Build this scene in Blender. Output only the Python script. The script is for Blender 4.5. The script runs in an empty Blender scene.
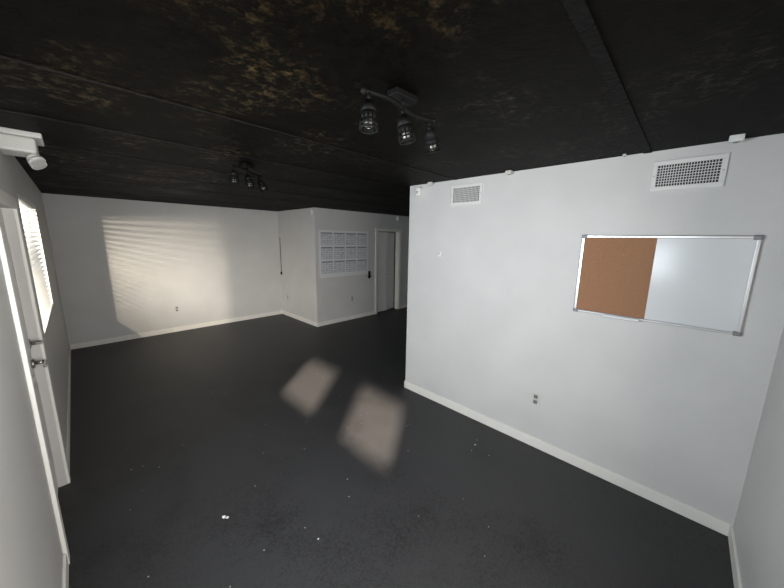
import bpy, bmesh, random
from math import *
from mathutils import Matrix, Vector
random.seed(3)
S=bpy.context.scene
H=2.5
XL,XR,YF,XP,YP,YC,YB=-0.25,2.79,7.19,3.47,5.58,2.43,-0.44
XE=7.6
# ---------------- materials ----------------
def mat(name,col,rough=.6,metal=0,noise=0,nscale=8,bump=0,bscale=60,spec=.5):
    m=bpy.data.materials.new(name);m.use_nodes=True;nt=m.node_tree;b=nt.nodes['Principled BSDF']
    b.inputs['Base Color'].default_value=(*col,1);b.inputs['Roughness'].default_value=rough;b.inputs['Metallic'].default_value=metal
    b.inputs['Specular IOR Level'].default_value=spec
    if noise or bump:
        tc=nt.nodes.new('ShaderNodeTexCoord')
    if noise:
        n=nt.nodes.new('ShaderNodeTexNoise');n.inputs['Scale'].default_value=nscale;n.inputs['Detail'].default_value=6
        nt.links.new(tc.outputs['Object'],n.inputs['Vector'])
        r=nt.nodes.new('ShaderNodeValToRGB');r.color_ramp.elements[0].position=.3;r.color_ramp.elements[1].position=.7
        r.color_ramp.elements[0].color=(*[c*(1-noise) for c in col],1);r.color_ramp.elements[1].color=(*[min(1,c*(1+noise)) for c in col],1)
        nt.links.new(n.outputs[0],r.inputs[0]);nt.links.new(r.outputs[0],b.inputs['Base Color'])
    if bump:
        n2=nt.nodes.new('ShaderNodeTexNoise');n2.inputs['Scale'].default_value=bscale;n2.inputs['Detail'].default_value=4
        nt.links.new(tc.outputs['Object'],n2.inputs['Vector'])
        bp=nt.nodes.new('ShaderNodeBump');bp.inputs['Strength'].default_value=bump;bp.inputs['Distance'].default_value=.01
        nt.links.new(n2.outputs[0],bp.inputs['Height']);nt.links.new(bp.outputs[0],b.inputs['Normal'])
    return m
M_wall=mat('wall_paint',(.615,.61,.595),.5,noise=.035,nscale=2.5,bump=.1,bscale=90,spec=.35)
M_trim=mat('trim_paint',(.82,.80,.75),.45,noise=.03,nscale=6)
M_door=mat('door_paint',(.76,.76,.75),.4,noise=.02,nscale=5)
M_doorg=mat('closet_door_paint',(.8,.8,.77),.5,noise=.03,nscale=5)
M_white=mat('white_plastic',(.8,.8,.77),.4)
M_cream=mat('aged_plastic',(.60,.59,.55),.4)
M_black=mat('black_metal',(.005,.005,.005),.6,spec=.12)
M_dark=mat('duct_dark',(.012,.012,.012),.8)
M_grille=mat('grille_paint',(.72,.72,.7),.45)
M_alu=mat('aluminium',(.5,.51,.52),.3,metal=.9)
M_grey=mat('grey_plastic',(.22,.23,.24),.45)
M_board=mat('dry_erase',(.66,.68,.69),.16,spec=.5)
M_cork=mat('cork',(.31,.16,.085),.85,noise=.2,nscale=160,bump=.3,bscale=200)
M_paper=mat('calendar_paper',(.74,.75,.76),.5)
M_ink=mat('calendar_ink',(.2,.22,.25),.6)
M_ink2=mat('calendar_line',(.32,.34,.38),.6)
M_steel=mat('brushed_steel',(.5,.48,.45),.3,metal=1)
M_blind=mat('blind_slat',(.82,.82,.8),.5)
M_lens=mat('lamp_lens',(.5,.48,.44),.15)
M_bulb=mat('smoked_bulb',(.34,.32,.28),.15)
M_bits=mat('paper_scrap',(.75,.73,.7),.8)
# floor
M_floor=mat('dark_carpet',(.027,.027,.029),.5,bump=.5,bscale=220,spec=.38)
nt=M_floor.node_tree;b=nt.nodes['Principled BSDF'];tc=nt.nodes.new('ShaderNodeTexCoord')
n=nt.nodes.new('ShaderNodeTexNoise');n.inputs['Scale'].default_value=1.6;n.inputs['Detail'].default_value=8;n.inputs['Roughness'].default_value=.65
n3=nt.nodes.new('ShaderNodeTexNoise');n3.inputs['Scale'].default_value=90;n3.inputs['Detail'].default_value=3
mx=nt.nodes.new('ShaderNodeMath');mx.operation='ADD'
r=nt.nodes.new('ShaderNodeValToRGB');r.color_ramp.elements[0].position=.7;r.color_ramp.elements[1].position=1.3
r.color_ramp.elements[0].color=(.015,.0147,.0155,1);r.color_ramp.elements[1].color=(.036,.0355,.037,1)
nt.links.new(tc.outputs['Object'],n.inputs['Vector']);nt.links.new(tc.outputs['Object'],n3.inputs['Vector'])
nt.links.new(n.outputs[0],mx.inputs[0]);nt.links.new(n3.outputs[0],mx.inputs[1]);nt.links.new(mx.outputs[0],r.inputs[0]);nt.links.new(r.outputs[0],b.inputs['Base Color'])
# ceiling
M_ceil=bpy.data.materials.new('peeling_black_ceiling');M_ceil.use_nodes=True;nt=M_ceil.node_tree;b=nt.nodes['Principled BSDF']
tc=nt.nodes.new('ShaderNodeTexCoord')
def N(scale,detail=5,rough=.6,dist=0):
    q=nt.nodes.new('ShaderNodeTexNoise');q.inputs['Scale'].default_value=scale;q.inputs['Detail'].default_value=detail;q.inputs['Roughness'].default_value=rough;q.inputs['Distortion'].default_value=dist
    nt.links.new(tc.outputs['Object'],q.inputs['Vector']);return q
def ramp(src,p0,c0,p1,c1):
    q=nt.nodes.new('ShaderNodeValToRGB');q.color_ramp.elements[0].position=p0;q.color_ramp.elements[1].position=p1
    q.color_ramp.elements[0].color=(*c0,1);q.color_ramp.elements[1].color=(*c1,1);nt.links.new(src,q.inputs[0]);return q
big=N(1.7,6,.7,.2);mid=N(19,10,.82,.1);fine=N(60,6,.75)
mul=nt.nodes.new('ShaderNodeMath');mul.operation='MULTIPLY'
rb=ramp(big.outputs[0],.47,(0,0,0),.66,(1,1,1));rm=ramp(mid.outputs[0],.50,(0,0,0),.70,(1,1,1))
nt.links.new(rb.outputs[0],mul.inputs[0]);nt.links.new(rm.outputs[0],mul.inputs[1])
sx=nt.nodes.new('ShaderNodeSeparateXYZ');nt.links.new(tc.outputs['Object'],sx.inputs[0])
mr=nt.nodes.new('ShaderNodeMapRange');mr.inputs['From Min'].default_value=-3.0;mr.inputs['From Max'].default_value=-1.9;mr.inputs['To Min'].default_value=1;mr.inputs['To Max'].default_value=.12  # painted glints strongest near the left wall, weak elsewhere
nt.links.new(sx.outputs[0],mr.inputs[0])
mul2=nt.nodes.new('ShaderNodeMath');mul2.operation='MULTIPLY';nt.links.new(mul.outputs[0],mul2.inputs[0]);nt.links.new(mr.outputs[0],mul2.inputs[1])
rc=ramp(mul2.outputs[0],0,(.0014,.0014,.0014),1,(.15,.09,.025));nt.links.new(rc.outputs[0],b.inputs['Base Color'])  # warm light caught by the peeling black paint, put into its base colour
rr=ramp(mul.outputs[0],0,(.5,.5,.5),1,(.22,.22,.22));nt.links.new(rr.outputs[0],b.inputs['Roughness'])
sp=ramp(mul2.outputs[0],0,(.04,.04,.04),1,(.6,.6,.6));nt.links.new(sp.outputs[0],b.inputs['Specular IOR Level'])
b.inputs['Specular Tint'].default_value=(1,.8,.5,1)
ad=nt.nodes.new('ShaderNodeMath');ad.operation='MULTIPLY_ADD';ad.inputs[1].default_value=.8
nt.links.new(fine.outputs[0],ad.inputs[0]);nt.links.new(rm.outputs[0],ad.inputs[2])
bp=nt.nodes.new('ShaderNodeBump');bp.inputs['Strength'].default_value=1;bp.inputs['Distance'].default_value=.03
nt.links.new(ad.outputs[0],bp.inputs['Height']);nt.links.new(bp.outputs[0],b.inputs['Normal'])
M_seam=mat('black_batten',(.002,.002,.002),.6,noise=.4,nscale=10,bump=.8,bscale=40,spec=.05)
M_seam2=mat('worn_batten',(.006,.0055,.005),.5,noise=.5,nscale=6,bump=.5,bscale=40,spec=.15)
# ---------------- mesh builder ----------------
class MB:
    def __init__(s,name): s.name=name;s.bm=bmesh.new();s.mats=[]
    def mi(s,m):
        if m not in s.mats:s.mats.append(m)
        return s.mats.index(m)
    def _fin(s,geom,m,smooth=False):
        i=s.mi(m);fs=set()
        for v in geom['verts']:
            for f in v.link_faces: fs.add(f)
        for f in fs: f.material_index=i;f.smooth=smooth
        return geom['verts']
    def box(s,a,c,m,mtx=None,bev=0):
        lo=Vector([min(a[i],c[i]) for i in range(3)]);hi=Vector([max(a[i],c[i]) for i in range(3)])
        M=Matrix.Translation((lo+hi)/2)@Matrix.Diagonal((*(hi-lo),1))
        if mtx is not None: M=mtx@M
        g=bmesh.ops.create_cube(s.bm,size=1,matrix=M)
        s._fin(g,m)
        if bev:
            es=list({e for v in g['verts'] for e in v.link_edges})
            r=bmesh.ops.bevel(s.bm,geom=es,offset=bev,segments=2,affect='EDGES',profile=.5)
            i=s.mi(m)
            for f in r['faces']:f.material_index=i
    def cyl(s,p,q,r,m,r2=None,seg=24,caps=True):
        p=Vector(p);q=Vector(q);d=q-p
        M=Matrix.Translation((p+q)/2)@d.to_track_quat('Z','Y').to_matrix().to_4x4()
        g=bmesh.ops.create_cone(s.bm,cap_ends=caps,segments=seg,radius1=r,radius2=r if r2 is None else r2,depth=d.length,matrix=M)
        s._fin(g,m)
        for v in g['verts']:
            for f in v.link_faces:
                if len(f.verts)==4:f.smooth=True
    def sph(s,c,r,m,scale=(1,1,1),seg=16):
        g=bmesh.ops.create_uvsphere(s.bm,u_segments=seg,v_segments=seg//2+2,radius=r,matrix=Matrix.Translation(c)@Matrix.Diagonal((*scale,1)))
        s._fin(g,m,True)
    def tor(s,c,ax,R,r,m,seg=20,sub=6):
        M=Matrix.Translation(c)@Vector(ax).to_track_quat('Z','Y').to_matrix().to_4x4()
        rings=[]
        for i in range(seg):
            a=2*pi*i/seg;rings.append([s.bm.verts.new(M@Vector(((R+r*cos(t))*cos(a),(R+r*cos(t))*sin(a),r*sin(t)))) for t in [2*pi*j/sub for j in range(sub)]])
        k=s.mi(m)
        for i in range(seg):
            for j in range(sub):
                f=s.bm.faces.new((rings[i][j],rings[(i+1)%seg][j],rings[(i+1)%seg][(j+1)%sub],rings[i][(j+1)%sub]));f.material_index=k;f.smooth=True
    def done(s):
        me=bpy.data.meshes.new(s.name)
        cs=[v.co.copy() for v in s.bm.verts]
        c=Vector([(min(v[i] for v in cs)+max(v[i] for v in cs))/2 for i in range(3)])
        bmesh.ops.translate(s.bm,verts=s.bm.verts,vec=-c)
        bmesh.ops.recalc_face_normals(s.bm,faces=s.bm.faces)
        s.bm.to_mesh(me);s.bm.free()
        for m in s.mats:me.materials.append(m)
        o=bpy.data.objects.new(s.name,me);o.location=c;S.collection.objects.link(o);return o
def simple(name,boxes,m,bev=0):
    b=MB(name)
    for a,c in boxes:b.box(a,c,m,bev=bev)
    return b.done()
T=.12
# ---------------- shell ----------------
simple('floor',[((XL-T,YB-T,-.1),(XE+T,YF+T,0))],M_floor)
simple('ceiling',[((XL-T,YB-T,H),(XE+T,YF+T,H+.1))],M_ceil)
ops=[(.06,.72,1.38,2.15),(1.04,1.72,1.38,2.15),(2.42,3.2,0,2.05),(3.66,5.3,1.08,2.2)]
bx=[];y=YB-T
for (a,c,z0,z1) in ops:
    bx.append(((XL-T,y,0),(XL,a,H)))
    if z0>0:bx.append(((XL-T,a,0),(XL,c,z0)))
    bx.append(((XL-T,a,z1),(XL,c,H)));y=c
bx.append(((XL-T,y,0),(XL,YF+T,H)))
simple('wall_left',bx,M_wall)
simple('wall_far',[((XL,YF,0),(XP,YF+T,H))],M_wall)
simple('wall_alcove_side',[((XP,YP,0),(XP+T,YF+T,H))],M_wall)
DX0,DX1=5.22,6.02
simple('wall_alcove_front',[((XP+T,YP,0),(DX0,YP+T,H)),((DX0,YP,2.08),(DX1,YP+T,H)),((DX1,YP,0),(XE,YP+T,H))],M_wall)
simple('wall_right',[((XR,YB,0),(XR+T,YC,H))],M_wall)
simple('wall_corridor',[((XR+T,YC-T,0),(XE,YC,H))],M_wall)
simple('wall_corridor_end',[((XE,YC-T,0),(XE+T,YF+T,H))],M_wall)
WX0,WX1=.1,1.3  # opening for the added back window
simple('wall_back',[((XL,YB-T,0),(WX0,YB,H)),((WX1,YB-T,0),(XR+T,YB,H)),((WX0,YB-T,0),(WX1,YB,1.0)),((WX0,YB-T,2.15),(WX1,YB,H))],M_wall)
bh,bt=.09,.014
def base(name,boxes):
    b=MB(name)
    for a,c in boxes:b.box(a,c,M_trim,bev=.003)
    b.done()
base('baseboard_right',[((XR-bt,YB+bt,0),(XR,YC+bt,bh)),((XR-bt,YC,0),(XR+1.5,YC+bt,bh))])
base('baseboard_far',[((XL,YF-bt,0),(XP,YF,bh))])
base('baseboard_alcove',[((XP-bt,YP-bt,0),(XP,YF-bt,bh)),((XP,YP-bt,0),(DX0-.07,YP,bh)),((DX1+.07,YP-bt,0),(XE,YP,bh))])
base('baseboard_back',[((XL+bt,YB,0),(XR,YB+bt,bh))])
base('baseboard_left',[((XL,YB,0),(XL+bt,2.34,bh)),((XL,3.28,0),(XL+bt,YF-bt,bh))])
for i,(yy,x0,x1,w) in enumerate([(.3,XL,XR,.022),(1.81,XL,XR,.005),(2.55,XL,XE,.005),(3.3,XL,XE,.005),(4.1,XL,XE,.005),(4.9,XL,XE,.005),(6.2,XL,XP,.005)]):
    simple('trim_%d'%(i+1),[((x0,yy-w,H-.005),(x1,yy+w,H))],M_seam if i==0 else M_seam2)
# ---------------- front door ----------------
b=MB('door_1')
b.box((XL-.09,2.425,.01),(XL-.045,3.195,2.045),M_door)
for (z0,z1) in [(.2,.95),(1.08,1.88)]:
    for (y0,y1) in [(2.52,2.78),(2.86,3.1)]:
        b.box((XL-.046,y0,z0),(XL-.036,y1,z1),M_door,bev=.004);b.box((XL-.038,y0+.04,z0+.04),(XL-.03,y1-.04,z1-.04),M_door,bev=.004)
for z,deadbolt in ((1.16,1),(1.02,0)):
    b.cyl((XL-.045,3.12,z),(XL-.03,3.12,z),.032,M_steel)
    b.cyl((XL-.03,3.12,z),(XL+.02,3.12,z),.012,M_steel)
    if deadbolt: b.box((XL+.0,3.105,z-.006),(XL+.03,3.135,z+.006),M_steel,bev=.002)
    else: b.box((XL+.012,3.0,z-.01),(XL+.028,3.13,z+.01),M_steel,bev=.004)
b.done()
simple('trim_door_1',[((XL,2.35,0),(XL+.018,2.42,2.12)),((XL,3.2,0),(XL+.018,3.27,2.12)),((XL,2.42,2.05),(XL+.018,3.2,2.12)),
 ((XL-T,2.405,0),(XL,2.42,2.05))],M_trim,bev=.003)
# ---------------- windows with blinds ----------------
def window(i,y0,y1,z0,z1,blind_to,tilt,pitch=.042):
    b=MB('window_%d'%i);x=XL-.1;f=.03
    b.box((x,y0,z0),(x+.03,y0+f,z1),M_trim);b.box((x,y1-f,z0),(x+.03,y1,z1),M_trim)
    b.box((x,y0+f,z0),(x+.03,y1-f,z0+f*.4),M_trim);b.box((x,y0+f,z1-f),(x+.03,y1-f,z1),M_trim)
    b.box((XL-.07,y0,z0),(XL,y1,z0+.012),M_trim)
    xc=XL-.03
    b.box((xc-.025,y0+.01,z1-.04),(xc+.025,y1-.01,z1),M_blind,bev=.004)
    z=z1-.06
    while z>blind_to:
        m=Matrix.Translation((xc,0,z))@Matrix.Rotation(tilt,4,'Y')
        b.box((-.024,y0+.01,-.0012),(.024,y1-.01,.0012),M_blind,mtx=m);z-=pitch
    b.box((xc-.022,y0+.01,z-.005),(xc+.022,y1-.01,z+.012),M_blind,bev=.003)
    for yy in (y0+.15,y1-.15):b.box((xc-.001,yy-.002,z),(xc+.001,yy+.002,z1-.03),M_blind)
    b.done()
window(1,3.66,5.3,1.08,2.2,1.12,radians(26),.046)
window(2,1.04,1.72,1.38,2.15,1.90,radians(-65),.03)
window(3,.06,.72,1.38,2.15,1.90,radians(-65),.03)
b=MB('window_4')  # unseen window, added to brighten the left and far walls
y0,y1=YB-.1,YB-.07
b.box((WX0,y0,1.0),(WX0+.03,y1,2.15),M_trim);b.box((WX1-.03,y0,1.0),(WX1,y1,2.15),M_trim);b.box((WX0+.03,y0,1.0),(WX1-.03,y1,1.04),M_trim);b.box((WX0+.03,y0,2.11),(WX1-.03,y1,2.15),M_trim);b.box((WX0+.03,y0,1.56),(WX1-.03,y1,1.6),M_trim)
b.done()
# ---------------- closet bifold door ----------------
b=MB('door_2')
y=YP+.06
b.box((DX0+.02,y,.02),(DX0+.40,y+.03,2.06),M_doorg)
for z0,z1 in ((.2,.95),(1.1,1.9)): b.box((DX0+.08,y-.006,z0),(DX0+.34,y,z1),M_doorg,bev=.003)
m=Matrix.Translation((DX0+.42,y+.01,0))@Matrix.Rotation(radians(14),4,'Z')
b.box((0,0,.02),(.38,.03,2.06),M_doorg,mtx=m)
for z0,z1 in ((.2,.95),(1.1,1.9)): b.box((.06,-.006,z0),(.32,0,z1),M_doorg,mtx=m,bev=.003)
b.cyl((DX0+.37,y,1.0),(DX0+.37,y-.03,1.0),.014,M_steel)
b.done()
simple('trim_door_2',[((DX0-.07,YP-.018,0),(DX0,YP,2.15)),((DX1,YP-.018,0),(DX1+.07,YP,2.15)),((DX0,YP-.018,2.08),(DX1,YP,2.15)),
 ((DX0,YP,0),(DX0+.015,YP+T,2.08)),((DX1-.015,YP,0),(DX1,YP+T,2.08))],M_trim,bev=.003)
simple('wall_closet_back',[((DX0-.3,YP+.75,0),(XE,YP+.8,H))],M_wall)
b=MB('door_lever_lock')
b.box((4.925,YP-.02,.94),(4.985,YP,1.12),M_black,bev=.006)
b.cyl((4.955,YP-.02,1.0),(4.955,YP-.065,1.0),.014,M_black)
b.box((4.86,YP-.075,.988),(4.97,YP-.055,1.012),M_black,bev=.005)
b.cyl((4.955,YP-.02,1.08),(4.955,YP-.035,1.08),.02,M_black)
b.done()
# ---------------- calendar ----------------
b=MB('wall_calendar');x0,x1,z0,z1=3.56,4.92,1.05,2.06;yy=YP
b.box((x0,yy-.004,z0),(x1,yy,z1),M_paper)
cw=(x1-x0-.06)/4;ch=(z1-z0-.10)/3
for i in range(4):
    for j in range(3):
        a=x0+.03+i*cw+.02;c=a+cw-.04;t=z1-.05-j*ch;u=t-ch+.05
        b.box((a,yy-.006,t-.022),(c,yy-.004,t),M_ink)
        for k in range(8):
            xx=a+(c-a)*k/7;b.box((xx-.003,yy-.0055,u),(xx+.003,yy-.004,t-.022),M_ink2)
        for k in range(6):
            zz=u+(t-.03-u)*k/5;b.box((a,yy-.0056,zz-.004),(c,yy-.004,zz+.004),M_ink2)
        for k in range(9):
            p=random.randrange(7);q=random.randrange(5);xx=a+(c-a)*(p+.15)/7;zz=u+(t-.03-u)*(q+.3)/5
            b.box((xx,yy-.0054,zz),(xx+.02,yy-.004,zz+.014),M_ink)
b.done()
# ---------------- cork / dry-erase combo board ----------------
b=MB('cork_whiteboard');y0,y1,z0,z1=-.285,.62,1.345,1.945;ym=.175;XW=XR-.003
b.box((XW-.012,ym,z0+.01),(XW,y1-.01,z1-.01),M_cork)
b.box((XW-.012,y0+.01,z0+.01),(XW,ym,z1-.01),M_board)
fr=.017;X0=XW-.022
b.box((X0,y0,z0),(XW,y1,z0+fr),M_alu,bev=.003);b.box((X0,y0,z1-fr),(XW,y1,z1),M_alu,bev=.003)
b.box((X0,y0,z0+fr),(XW,y0+fr,z1-fr),M_alu,bev=.003);b.box((X0,y1-fr,z0+fr),(XW,y1,z1-fr),M_alu,bev=.003)
for yc in (y0,y1):
    for zc in (z0,z1):
        sy=1 if yc==y0 else -1;sz=1 if zc==z0 else -1
        b.box((XW-.026,yc-sy*.004,zc-sz*.004),(XW,yc+sy*.034,zc+sz*.024),M_grey,bev=.006)
b.box((XW-.05,.2,z0-.008),(XW,.42,z0+.002),M_alu,bev=.002);b.box((XW-.05,.2,z0),(XW-.046,.42,z0+.012),M_alu)
b.done()
# ---------------- vents ----------------
def vent(y0,y1,z0,z1,nx,nz):
    b=MB('air_vent');f=.028
    b.box((XR-.003,y0+f,z0+f),(XR,y1-f,z1-f),M_dark)
    for a,c in [((y0,z0),(y1,z0+f)),((y0,z1-f),(y1,z1)),((y0,z0+f),(y0+f,z1-f)),((y1-f,z0+f),(y1,z1-f))]:
        b.box((XR-.014,a[0],a[1]),(XR,c[0],c[1]),M_grille,bev=.003)
    for i in range(1,nx):
        yy=y0+f+(y1-y0-2*f)*i/nx;b.box((XR-.011,yy-.0018,z0+f),(XR-.003,yy+.0018,z1-f),M_grille)
    for i in range(1,nz):
        zz=z0+f+(z1-z0-2*f)*i/nz
        b.box((XR-.009,y0+f,zz-.0018),(XR-.002,y1-f,zz+.0018),M_grille)
    for yy in (y0+.014,y1-.014): b.cyl((XR-.014,yy,(z0+z1)/2),(XR-.017,yy,(z0+z1)/2),.005,M_steel,seg=10)
    b.done()
vent(-.09,.26,2.24,2.43,22,8)
vent(1.51,1.86,2.245,2.44,20,8)
# ---------------- outlets ----------------
def outlet(c,n):
    b=MB('wall_outlet');cx,cy,cz=c;w,h=.036,.058
    def bb(u0,u1,v0,v1,d0,d1,m,bev=0):
        if n=='x': b.box((cx-d1,cy+u0,cz+v0),(cx-d0,cy+u1,cz+v1),m,bev=bev)
        else: b.box((cx+u0,cy-d1,cz+v0),(cx+u1,cy-d0,cz+v1),m,bev=bev)
    bb(-w,w,-h,h,0,.006,M_cream,.002)
    for s in (-.026,.026):
        bb(-.018,.018,s-.018,s+.018,.006,.009,M_grey,.002)
        bb(-.009,-.005,s-.008,s+.008,.009,.0095,M_dark);bb(.005,.009,s-.008,s+.008,.009,.0095,M_dark)
        bb(-.003,.003,s-.015,s-.010,.009,.0095,M_dark)
    bb(-.003,.003,-.003,.003,.006,.008,M_steel)
    b.done()
outlet((XR,.84,.47),'x');outlet((1.28,YF,.46),'y');outlet((XP,6.86,.47),'x');outlet((4.42,YP,.5),'y')
def plate(name,c,sx,sy,sz,m=M_white):
    b=MB(name);b.box((c[0]-sx/2,c[1]-sy/2,c[2]-sz/2),(c[0]+sx/2,c[1]+sy/2,c[2]+sz/2),m,bev=min(sx,sy,sz)*.25)
    return b
b=plate('wall_thermostat',(XR-.009,1.97,1.74),.018,.03,.05);b.box((XR-.02,1.96,1.745),(XR-.018,1.98,1.755),M_grey);b.done()
b=plate('cable_plate',(XR-.003,1.11,1.44),.006,.02,.02);b.cyl((XR-.006,1.11,1.44),(XR-.01,1.11,1.44),.005,M_steel,seg=10);b.done()
def sensor(c,ax):
    b=MB('motion_sensor');x,y,z=c
    b.box((x-.03,y-.03,z-.045),(x+.03,y+.03,z+.045),M_white,bev=.012)
    b.sph((x+ax[0]*.026,y+ax[1]*.026,z-.012),.02,M_lens);b.done()
sensor((XR-.03,2.27,2.42),(-1,0));sensor((XP-.03,5.5+.12,2.41),(-1,0));sensor((5.93,YP-.03,2.42),(0,-1))
b=MB('wall_conduit');b.cyl((XP-.006,7.12,1.05),(XP-.006,7.12,1.9),.006,M_black,seg=10);b.box((XP-.02,7.09,1.0),(XP,7.15,1.06),M_black,bev=.003);b.done()
def cbox(c,s,m=M_white):
    b=MB('ceiling_junction_box');x,y=c
    b.box((x-s[0]/2,y-s[1]/2,H-s[2]),(x+s[0]/2,y+s[1]/2,H),m,bev=.004);b.cyl((x,y,H-s[2]),(x,y,H-s[2]-.004),min(s[:2])*.25,M_grey,seg=12);b.done()
cbox((2.68,-.1),(.05,.06,.035));cbox((2.74,1.24),(.05,.05,.03),M_cream);cbox((2.74,2.1),(.04,.05,.03),M_cream);cbox((2.74,.42),(.03,.02,.015),M_cream)
# ---------------- track lights ----------------
def head(b,p,d,L=.10,r=.033):
    d=Vector(d).normalized();p=Vector(p);e=p+d*L
    b.cyl(p,p+d*.04,.020,M_black,r2=r);b.cyl(p+d*.04,p+d*.068,r,M_black)
    b.sph(p+d*.078,.019,M_bulb)
    b.tor(e,d,r,.0045,M_black);b.tor(p+d*.084,d,r,.0035,M_black)
    q=d.to_track_quat('Z','Y')
    for k in range(12):
        o=q@Vector((r*cos(k*pi/6),r*sin(k*pi/6),0));b.cyl(p+d*.055+o,e+o,.003,M_black,seg=6)
    b.tor(e,d,r*.45,.0025,M_black,seg=14)
def track(cx,cy,ang,L=.46,dirs=((-.1,-.1,-1),(.15,-.2,-1),(.5,.1,-.9))):
    b=MB('track_light');c=Vector((cx,cy,0))
    Mx=Matrix.Translation((cx,cy,0))@Matrix.Rotation(ang,4,'Z')
    b.box((-.065,-.03,H-.028),(.065,.03,H),M_black,mtx=Mx,bev=.006);b.cyl((cx,cy,H-.025),(cx,cy,H-.05),.009,M_black)
    u=Vector((cos(ang),sin(ang),0));v=Vector((-u.y,u.x,0))
    pts=[Vector((cx,cy,H-.055))+u*(t*L/2)+v*(.018*sin(t*pi)) for t in [i/10-1 for i in range(21)]]
    for p,q in zip(pts,pts[1:]):b.cyl(p,q,.009,M_black,seg=10,caps=False)
    for t in pts:b.sph(t,.0092,M_black,seg=10)
    for t in (0,-1):b.sph(pts[t],.013,M_black)
    for k,d in zip((1,10,19),dirs):
        p=pts[k];b.cyl(p,p-Vector((0,0,.035)),.008,M_black);s=p-Vector((0,0,.038));b.sph(s,.014,M_black)
        head(b,s,d)
    return b.done()
track(1.04,.96,radians(-2),.42)
track(1.10,2.80,radians(35),.4)
# ---------------- emergency light ----------------
b=MB('emergency_light');ye=2.98
b.box((XL,ye,H-.12),(XL+.16,ye+.22,H-.03),M_cream,bev=.015);b.box((XL,ye-.02,H-.03),(XL+.19,ye+.24,H),M_cream,bev=.006)
for yy in (ye+.04,ye+.18):
    b.cyl((XL+.12,yy,H-.10),(XL+.135,yy,H-.135),.018,M_cream)
    d=Vector((.45,-.35,-.75)).normalized();p=Vector((XL+.13,yy,H-.13))
    b.cyl(p,p+d*.03,.028,M_cream,r2=.038);b.cyl(p+d*.03,p+d*.05,.040,M_cream);b.cyl(p+d*.05,p+d*.053,.033,M_lens)
b.done()
# ---------------- floor debris ----------------
b=MB('paper_scraps')
def scrap(x,y,s):
    vs=[b.bm.verts.new((x+s*cos(a)*random.uniform(.4,1),y+s*sin(a)*random.uniform(.3,.9),.001+random.uniform(0,.4)*s)) for a in [i*pi/3 for i in range(6)]]
    c=b.bm.verts.new((x,y,.002+s*.3));k=b.mi(M_bits)
    for i in range(6):
        f=b.bm.faces.new((c,vs[i],vs[(i+1)%6]));f.material_index=k
for x,y,s in [(.5,2.05,.022),(.512,2.03,.016),(.87,1.46,.008),(2.41,1.21,.01),(1.6,3.2,.008),(1.2,2.6,.006),(1.0,4.0,.008),(1.9,1.6,.007)]:scrap(x,y,s)
for i in range(75):scrap(random.uniform(0,2.6),random.uniform(.6,5),random.uniform(.003,.007))
b.done()
# ---------------- lights ----------------
def area(name,loc,sx,sy,power,col,d):
    l=bpy.data.lights.new(name,'AREA');l.shape='RECTANGLE';l.size=sx;l.size_y=sy;l.energy=power;l.color=col
    o=bpy.data.objects.new(name,l);o.location=loc;o.rotation_euler=Vector(d).to_track_quat('-Z','Y').to_euler();S.collection.objects.link(o);return o
cool=(.85,.925,1.0)
area('window_daylight_2',(XL-.002,1.40,1.65),.5,.45,54,cool,(1,.3,0))
area('window_daylight_3',(XL-.002,.40,1.65),.5,.45,10,cool,(1,.3,0))
area('window_daylight_4',((WX0+WX1)/2,YB-.01,1.57),1.1,1.1,52,(1,.96,.90),(-.2,1,0))  # added fill lamp standing in the invented back window
area('window_daylight_1',(XL-1.3,3.2,2.0),1.2,1.2,220,(1,.93,.84),(1,.9,-.2))
def spot(name,loc,tgt,power,ang,col,rad,blend=.3):
    l=bpy.data.lights.new(name,'SPOT');l.energy=power;l.spot_size=radians(ang);l.spot_blend=blend;l.color=col;l.shadow_soft_size=rad
    o=bpy.data.objects.new(name,l);o.location=loc;o.rotation_euler=(Vector(tgt)-Vector(loc)).to_track_quat('-Z','Y').to_euler();S.collection.objects.link(o)
d=Vector((1,.82,-.72)).normalized()
p=Vector((XL,.90,1.64))
spot('low_sun',p-d*12,p,88000,7.9,(1,.85,.68),.34,.15)
spot('sun_glint',(XL-.9,2.62,2.12),(1.05,YF,.8),760,48,(1,.87,.69),.034,1.0)
w=bpy.data.worlds.new('sky');S.world=w;w.use_nodes=True;bg=w.node_tree.nodes['Background'];bg.inputs[0].default_value=(.9,.95,1,1);bg.inputs[1].default_value=.8
S.view_settings.view_transform='Standard'
# ---------------- camera ----------------
yaw,pit,rol=.8026,.1779,.0157
f=Vector((sin(yaw)*cos(pit),cos(yaw)*cos(pit),-sin(pit)));r=Vector((cos(yaw),-sin(yaw),0));u=r.cross(f)
r2=r*cos(rol)+u*sin(rol);u2=-r*sin(rol)+u*cos(rol)
cam=bpy.data.cameras.new('camera');cam.sensor_width=36;cam.lens=305.1/784*36;cam.clip_start=.02
o=bpy.data.objects.new('camera',cam)
o.matrix_world=Matrix(((r2.x,u2.x,-f.x,0),(r2.y,u2.y,-f.y,0),(r2.z,u2.z,-f.z,1.8936),(0,0,0,1)))
S.collection.objects.link(o);S.camera=o
